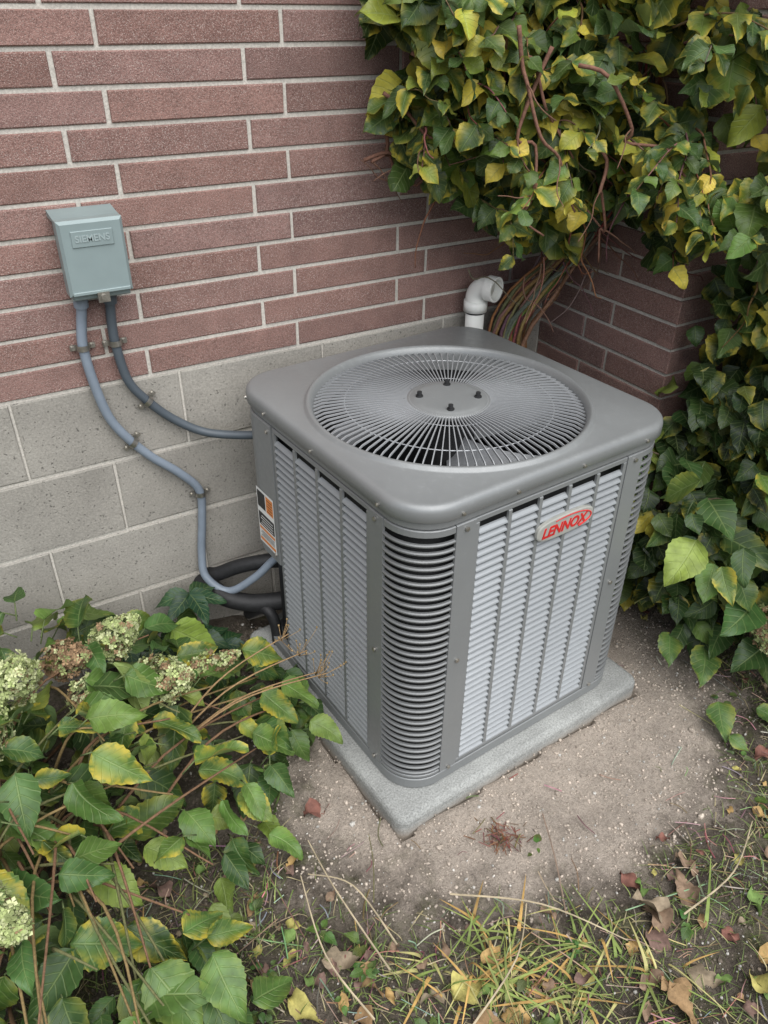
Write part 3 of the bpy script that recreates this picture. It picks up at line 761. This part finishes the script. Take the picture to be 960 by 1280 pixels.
# ---- hydrangea helper
def flowerhead(mb,c,ax,L,Rd,n,browness=.2):
    ax=Vector(ax).normalized(); s1=ax.orthogonal().normalized(); s2=ax.cross(s1)
    for i in range(n):
        t=random.random(); a=random.uniform(0,6.283); prof=math.sin(math.pi*min(1,.12+t*.86))**.6*(1-.45*t)
        prof*=1+.22*noise.noise(Vector((math.cos(a)*1.5,math.sin(a)*1.5,t*4+c[0]*9)))
        rr_=Rd*prof*random.uniform(.62,1.15)
        p=Vector(c)+ax*(t*L)+(s1*math.cos(a)+s2*math.sin(a))*rr_
        nrm=((s1*math.cos(a)+s2*math.sin(a))+ax*(t-.3)+Vector((random.gauss(0,.45),random.gauss(0,.45),random.gauss(0,.45)))).normalized()
        e1_=nrm.orthogonal().normalized(); e2_=nrm.cross(e1_); ph=random.uniform(0,1.57)
        br=random.random()<browness+.25*noise.noise(p*25)
        col=np.array((.28,.18,.10)) if br else (np.array((.36,.42,.17)) if random.random()<.6 else np.array((.50,.53,.28)))
        col=tuple(col*random.uniform(.65,1.12)); sz=random.uniform(.0062,.0095)
        V=[];Fc=[]
        for k in range(4):
            b=ph+k*math.pi/2; dd=e1_*math.cos(b)+e2_*math.sin(b); ss=nrm.cross(dd)
            i0=len(V); up_=nrm*sz*random.uniform(-.1,.45)
            V+=[tuple(p),tuple(p+dd*sz*.6-ss*sz*.42+up_*.5),tuple(p+dd*sz+up_),tuple(p+dd*sz*.6+ss*sz*.42+up_*.5)]
            Fc.append((i0,i0+1,i0+2,i0+3))
        mb.add(V,Fc,col)
# ---- left hydrangea
h1=empty('hydrangea_bush'); hl=MB(); hst=MB(); hf=MB()
def xr(y): return float(np.interp(y,[.5,.8,.95,1.1,1.2,1.3,1.45,1.7],[.12,.15,.20,.36,.50,.575,.575,.50]))
root=Vector((-.15,1.25,0))
cnt=0
while cnt<720:
    x=random.uniform(-.75,.575);y=random.uniform(.5,1.74)
    e=xr(y)-x
    if e<0: continue
    if y>1.5 and x>.40: continue
    if (x-.06)**2+((y-.99)*1.1)**2<.010: continue
    if y<.98 and x>-.12 and random.random()<.35: continue
    hmax=.10+.30*min(1,e/.45)
    if y<.85: hmax=min(hmax,.22)
    z=hmax*random.uniform(.3,1.05)
    if in_pad(x,y,.05): z=max(z,.10)
    o=Vector((x+.15,y-1.25,0)); o=o.normalized() if o.length>.01 else Vector((1,0,0))
    dr=o*.7+Vector((random.gauss(0,.7),random.gauss(0,.7),random.uniform(-.9,.15)))
    nrm=Vector((random.gauss(0,.5),random.gauss(0,.5)-.2,1))
    L=random.uniform(.065,.14)
    if e<.10: dr.x=min(dr.x,.1); L=min(L,.09)
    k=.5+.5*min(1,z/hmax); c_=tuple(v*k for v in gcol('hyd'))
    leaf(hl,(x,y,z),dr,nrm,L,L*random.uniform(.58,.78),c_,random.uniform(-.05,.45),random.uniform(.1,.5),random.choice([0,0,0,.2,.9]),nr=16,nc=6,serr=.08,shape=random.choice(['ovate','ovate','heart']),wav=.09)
    b=Vector((x,y,z)); st0=b-Vector(dr).normalized()*.03-Vector((0,0,.03))
    tube(hst,[b,st0],[.0015,.002],(.10,.13,.05),n=5,sub=1)
    cnt+=1
for (x,y,z,dx,dy,L,c_) in [(.02,.80,.20,.3,-.9,.14,(.10,.18,.045)),(-.09,.90,.22,.8,-.3,.13,(.08,.16,.04)),(.09,.86,.15,.9,.3,.10,(.10,.19,.05)),(.33,1.03,.06,.6,-.7,.09,(.12,.22,.05)),
      (-.02,1.06,.17,.6,-.8,.12,(.26,.36,.07)),(.24,1.20,.15,.8,-.4,.12,(.11,.19,.05)),(.44,1.30,.20,.5,-.8,.11,(.14,.24,.06)),(-.14,1.14,.30,.7,-.6,.13,(.11,.20,.05)),(.08,1.08,.14,.7,-.7,.10,(.20,.28,.06)),
      (.30,1.12,.12,.5,-.8,.10,(.17,.25,.06)),(.16,.70,.12,.8,.2,.10,(.09,.17,.04)),(-.2,1.02,.34,.5,-.8,.14,(.14,.24,.06)),(.38,1.22,.17,.7,-.5,.11,(.10,.18,.04)),(.12,.77,.2,.1,-1,.12,(.11,.2,.05)),(-.12,.72,.24,.6,-.6,.13,(.10,.19,.05)),
      (.47,1.24,.27,.7,-.7,.10,(.13,.22,.05)),(.50,1.16,.20,.6,-.8,.09,(.16,.24,.06)),(.42,1.36,.30,.9,-.4,.11,(.10,.17,.04))]:
    leaf(hl,(x,y,z),(dx,dy,-.3),(random.gauss(0,.2),-.15+random.gauss(0,.2),1),L,L*.74,c_,.25,.2,random.choice([.1,.9]),nr=20,nc=6,serr=.08,shape='ovate',wav=.08)
for i in range(52):
    y=random.uniform(.6,1.5); x=xr(y)-random.uniform(.02,.5); z=.08+.3*min(1,(xr(y)-x+.04)/.45)*random.uniform(.6,1.1)
    a=root+Vector((random.gauss(0,.12),random.gauss(0,.15),0)); b=Vector((x,y,z)); m1=a.lerp(b,.5)+Vector((random.gauss(0,.04),random.gauss(0,.04),.14))
    tube(hst,[a,m1,b],[.0045,.0018],random.choice([(.16,.09,.05),(.20,.14,.06),(.12,.12,.05)]),n=6,sub=6)
for b in [(.53,1.22,.36),(.55,1.16,.33),(.50,1.25,.40),(.56,1.20,.30)]:
    b=Vector(b); a=Vector((.15,1.30,.10)); P=[a,a.lerp(b,.5)+Vector((0,0,.06)),b]; tube(hst,P,[.003,.0012],(.28,.18,.09),n=6,sub=6)
    for k in range(9):
        e_=b+Vector((random.gauss(0,.018),random.gauss(0,.018),random.gauss(.01,.015))); tube(hst,[b-(b-a)*.05,e_],[.0008,.0006],(.30,.20,.10),n=4,sub=1); cyl(hst,tuple(e_),tuple(e_+Vector((0,.001,.004))),.002,(.30,.21,.10),n=5)
for c_,ax,L,Rd,n,bw in [((-.07,1.42,.38),(.2,-.5,.6),.13,.06,560,.1),((.02,1.50,.33),(.5,-.5,.4),.12,.05,460,.8),((.12,1.48,.34),(.6,-.2,.5),.13,.052,500,.12),((.19,1.38,.29),(.5,-.6,.4),.15,.062,660,.25),((-.14,1.34,.36),(-.1,-.7,.4),.14,.07,640,.1),((-.22,.93,.38),(.5,-.5,.1),.13,.055,540,.05),((.06,1.40,.31),(.3,-.8,.3),.12,.05,420,.45),((.30,1.38,.27),(.9,-.3,.3),.12,.035,180,.5)]:
    flowerhead(hf,c_,ax,L,Rd,n,bw)
hl.obj('leaves',M_leaf,h1,True); hst.obj('stems',M_stem,h1,True); hf.obj('flower_heads',M_flower,h1)
# ---- right hydrangea
h2=empty('hydrangea_bush'); hl=MB(); hst=MB(); hf=MB(); root=Vector((1.95,1.08,0)); cnt=0
while cnt<340:
    x=random.uniform(1.42,2.5);y=random.uniform(.6,1.5)
    z=random.uniform(.10,.68)
    if in_house(x,y) or in_pad(x,y,.03): continue
    lim=1.43+max(0,.45-z)*.75
    if x<lim: continue
    if y<.85 and x<1.60: continue
    dr=Vector((-.6+random.gauss(0,.5),-.5+random.gauss(0,.5),random.uniform(-.6,.0)))
    nrm=Vector((-.3+random.gauss(0,.3),random.gauss(0,.3)-.35,1)); L=random.uniform(.08,.15)
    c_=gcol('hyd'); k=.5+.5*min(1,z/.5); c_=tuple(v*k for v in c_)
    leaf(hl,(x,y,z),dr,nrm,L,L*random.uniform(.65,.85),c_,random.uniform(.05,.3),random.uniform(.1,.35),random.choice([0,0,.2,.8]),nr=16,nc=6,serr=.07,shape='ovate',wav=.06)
    cnt+=1
    if cnt%6==0:
        b=Vector((x,y,z)); tube(hst,[root+Vector((random.gauss(0,.08),random.gauss(0,.08),0)),root.lerp(b,.6)+Vector((0,0,.12)),b],[.004,.002],(.11,.08,.05),n=6,sub=5)
flowerhead(hf,(1.66,.84,.28),(-.3,-.5,-.3),.13,.055,480,.35); flowerhead(hf,(1.72,.78,.36),(0,-.5,-.3),.1,.045,300,.3)
for (x,y,z,dx,dy,L) in [(1.52,.80,.05,-.5,-.7,.11),(1.60,.74,.04,.4,-.8,.09),(1.47,.72,.03,.2,-.9,.06),(1.58,.92,.12,-.6,-.5,.12),(1.50,.98,.16,-.6,-.6,.10)]:
    leaf(hl,(x,y,z),(dx,dy,-.1),(-.2,-.3,1),L,L*.75,(.09,.17,.045),.2,.2,.3,nr=16,nc=6,serr=.08,shape='ovate',wav=.08)
hl.obj('leaves',M_leaf,h2,True); hst.obj('stems',M_stem,h2,True); hf.obj('flower_heads',M_flower,h2)
# ---- creeper by the wall
cr=empty('creeper_plant'); cl=MB()
for bx_,by_,bz_,sc_ in [(.40,1.70,.24,.12),(.37,1.62,.16,.13),(.30,1.68,.14,.12),(.44,1.60,.12,.10),(.22,1.70,.15,.11),(.14,1.71,.18,.1),(.33,1.56,.16,.1)]:
    for k in range(5):
        a=math.radians(-90+(k-2)*52+random.uniform(-8,8)); dr=Vector((math.cos(a),math.sin(a)*.9,-.15))
        leaf(cl,(bx_,by_,bz_),dr,(0,-.35,1),sc_*(1 if k==2 else .85),sc_*.5,tuple(v*random.uniform(.8,1.2) for v in (.03,.07,.035)),.15,.2,0,nr=14,nc=4,serr=.1,shape='ovate')
    tube(cl,[(bx_,by_,bz_),(bx_+.02,by_+.03,0)],.002,(.05,.07,.03),n=5)
cl.obj('leaves',M_leaf,cr,True)

# ------------------------------------------------------------ grass, straw, fallen leaves
gb=MB()
def blade(mb,x,y,h,lean,wd,col,segs=5):
    a=random.uniform(0,6.283); d=Vector((math.cos(a),math.sin(a),0)); s_=Vector((-d.y,d.x,0)); z=gz(x,y)
    V=[];Fc=[]
    for i in range(segs+1):
        t=i/segs; p=Vector((x,y,z))+d*(lean*t*t)+Vector((0,0,h*(t-.45*t*t*min(1.6,lean/max(h,.001)))))
        ww=wd*(1-t)**.6*.5+.0002; V+=[tuple(p-s_*ww),tuple(p+s_*ww)]
    for i in range(segs): Fc.append((2*i,2*i+1,2*i+3,2*i+2))
    mb.add(V,Fc,col)
def gdens(x,y):
    d=gdist(x,y)
    return max(0,min(1,(d-.78)/.25))*(.4+1.1*max(0,noise.noise(Vector((x*5,y*5,2)))+.3))
n=0
while n<9500:
    x=random.uniform(-.35,2.1);y=random.uniform(-.1,1.1)
    if random.random()>gdens(x,y) or in_pad(x,y,.03) or in_house(x,y): continue
    t=random.random()
    col=(.11,.16,.04) if t<.5 else ((.19,.23,.07) if t<.75 else (.34,.29,.16))
    k=random.uniform(.7,1.25); h=random.uniform(.008,.04)
    if noise.noise(Vector((x*7,y*7,8)))>.22: h*=2.0
    blade(gb,x,y,h,random.uniform(.01,.06),random.uniform(.0012,.0028),tuple(c*k for c in col),4); n+=1
gb.obj('grass',M_grass)
dl=MB()
for cx,cy,n_ in [(.60,.56,34),(.70,.46,34),(.52,.62,16),(.80,.52,16),(.66,.63,18),(.88,.40,16)]:
    for i in range(n_):
        x=cx+random.gauss(0,.035);y=cy+random.gauss(0,.035); k=random.uniform(.7,1.2)
        col=random.choice([(.18,.24,.06),(.24,.29,.08),(.38,.35,.14),(.40,.25,.08)])
        blade(dl,x,y,random.uniform(.02,.08),random.uniform(.05,.17),random.uniform(.004,.009),tuple(c*k for c in col),8)
dl.obj('daylily_clump',M_grass)
sw_=MB()
for i in range(2400):
    x=random.uniform(-.1,2.0);y=random.uniform(.1,1.1)
    if in_pad(x,y,.01) or in_house(x,y): continue
    if random.random()>gdens(x,y)+.06: continue
    a=random.uniform(0,3.14);L=random.uniform(.015,.07); z=gz(x,y)+random.uniform(.003,.012)
    if random.random()<.05: L=random.uniform(.12,.25)
    p=[(x,y,z),(x+.5*L*math.cos(a)+random.gauss(0,.006),y+.5*L*math.sin(a),z+random.uniform(0,.010)),(x+L*math.cos(a),y+L*math.sin(a),z+random.uniform(-.002,.012))]
    tube(sw_,p,random.uniform(.0006,.0016),tuple(c*random.uniform(.5,1.2) for c in random.choice([(.38,.32,.22),(.20,.13,.09)])),n=4,sub=3)
for a,b in [((.42,.66,.03),(.40,.98,.05)),((.46,.70,.02),(.37,.92,.03)),((.60,.72,.05),(.86,.47,.03)),((.35,.6,.03),(.33,.86,.14)),((1.0,.45,.03),(1.3,.52,.04)),((.5,.5,.03),(.72,.62,.06))]:
    a=Vector(a);b=Vector(b); tube(sw_,[a,a.lerp(b,.5)+Vector((random.gauss(0,.02),random.gauss(0,.02),.015)),b],[.0022,.0012],(.40,.33,.22),n=6,sub=6)
for i in range(90):
    x=.80+random.gauss(0,.022);y=.80+random.gauss(0,.018);a=random.uniform(0,6.28);L=random.uniform(.01,.03);z=gz(x,y)+random.uniform(.002,.012)
    tube(sw_,[(x,y,z),(x+L*math.cos(a),y+L*math.sin(a),z+random.uniform(-.002,.006))],.0011,tuple(c*random.uniform(.6,1.3) for c in (.16,.07,.045)),n=4,sub=1)
sw_.obj('straw',M_grass)
fl=MB()
for i in range(1100):
    x=random.uniform(.0,2.0);y=random.uniform(.05,1.2)
    if in_pad(x,y,.02) or in_house(x,y): continue
    if random.random()>gdens(x,y)*.8+.02: continue
    a=random.uniform(0,6.28); L=random.uniform(.015,.04) if random.random()<.75 else random.uniform(.05,.085)
    col=random.choice([(.28,.18,.09),(.22,.15,.10),(.38,.25,.10),(.16,.10,.08),(.12,.19,.05),(.36,.32,.10),(.24,.19,.13),(.18,.08,.06)])
    leaf(fl,(x,y,gz(x,y)+.008),(math.cos(a),math.sin(a),random.uniform(-.05,.25)),(random.gauss(0,.3),random.gauss(0,.3),1),L,L*random.uniform(.5,.8),col,random.uniform(-.4,.5),random.uniform(.1,.9),0,nr=10,nc=4,serr=.12,shape=random.choice(['ovate','lobed']),wav=.22)
fl.obj('fallen_leaves',M_dry,None,True)
wd=MB()
for i in range(170):
    x=random.uniform(-.1,1.9);y=random.uniform(.15,1.0)
    if in_pad(x,y,.03) or random.random()>gdens(x,y)+.02: continue
    for k in range(random.randint(3,8)):
        a=random.uniform(0,6.28); L=random.uniform(.012,.034); r0=random.uniform(0,.02)
        leaf(wd,(x+r0*math.cos(a),y+r0*math.sin(a),gz(x,y)+random.uniform(.006,.025)),(math.cos(a),math.sin(a),random.uniform(-.2,.4)),(0,0,1),L,L*.75,tuple(v*random.uniform(.7,1.2) for v in (.09,.155,.04)),.2,.2,0,nr=8,nc=4,serr=.1)
wd.obj('weeds',M_leaf,None,True)
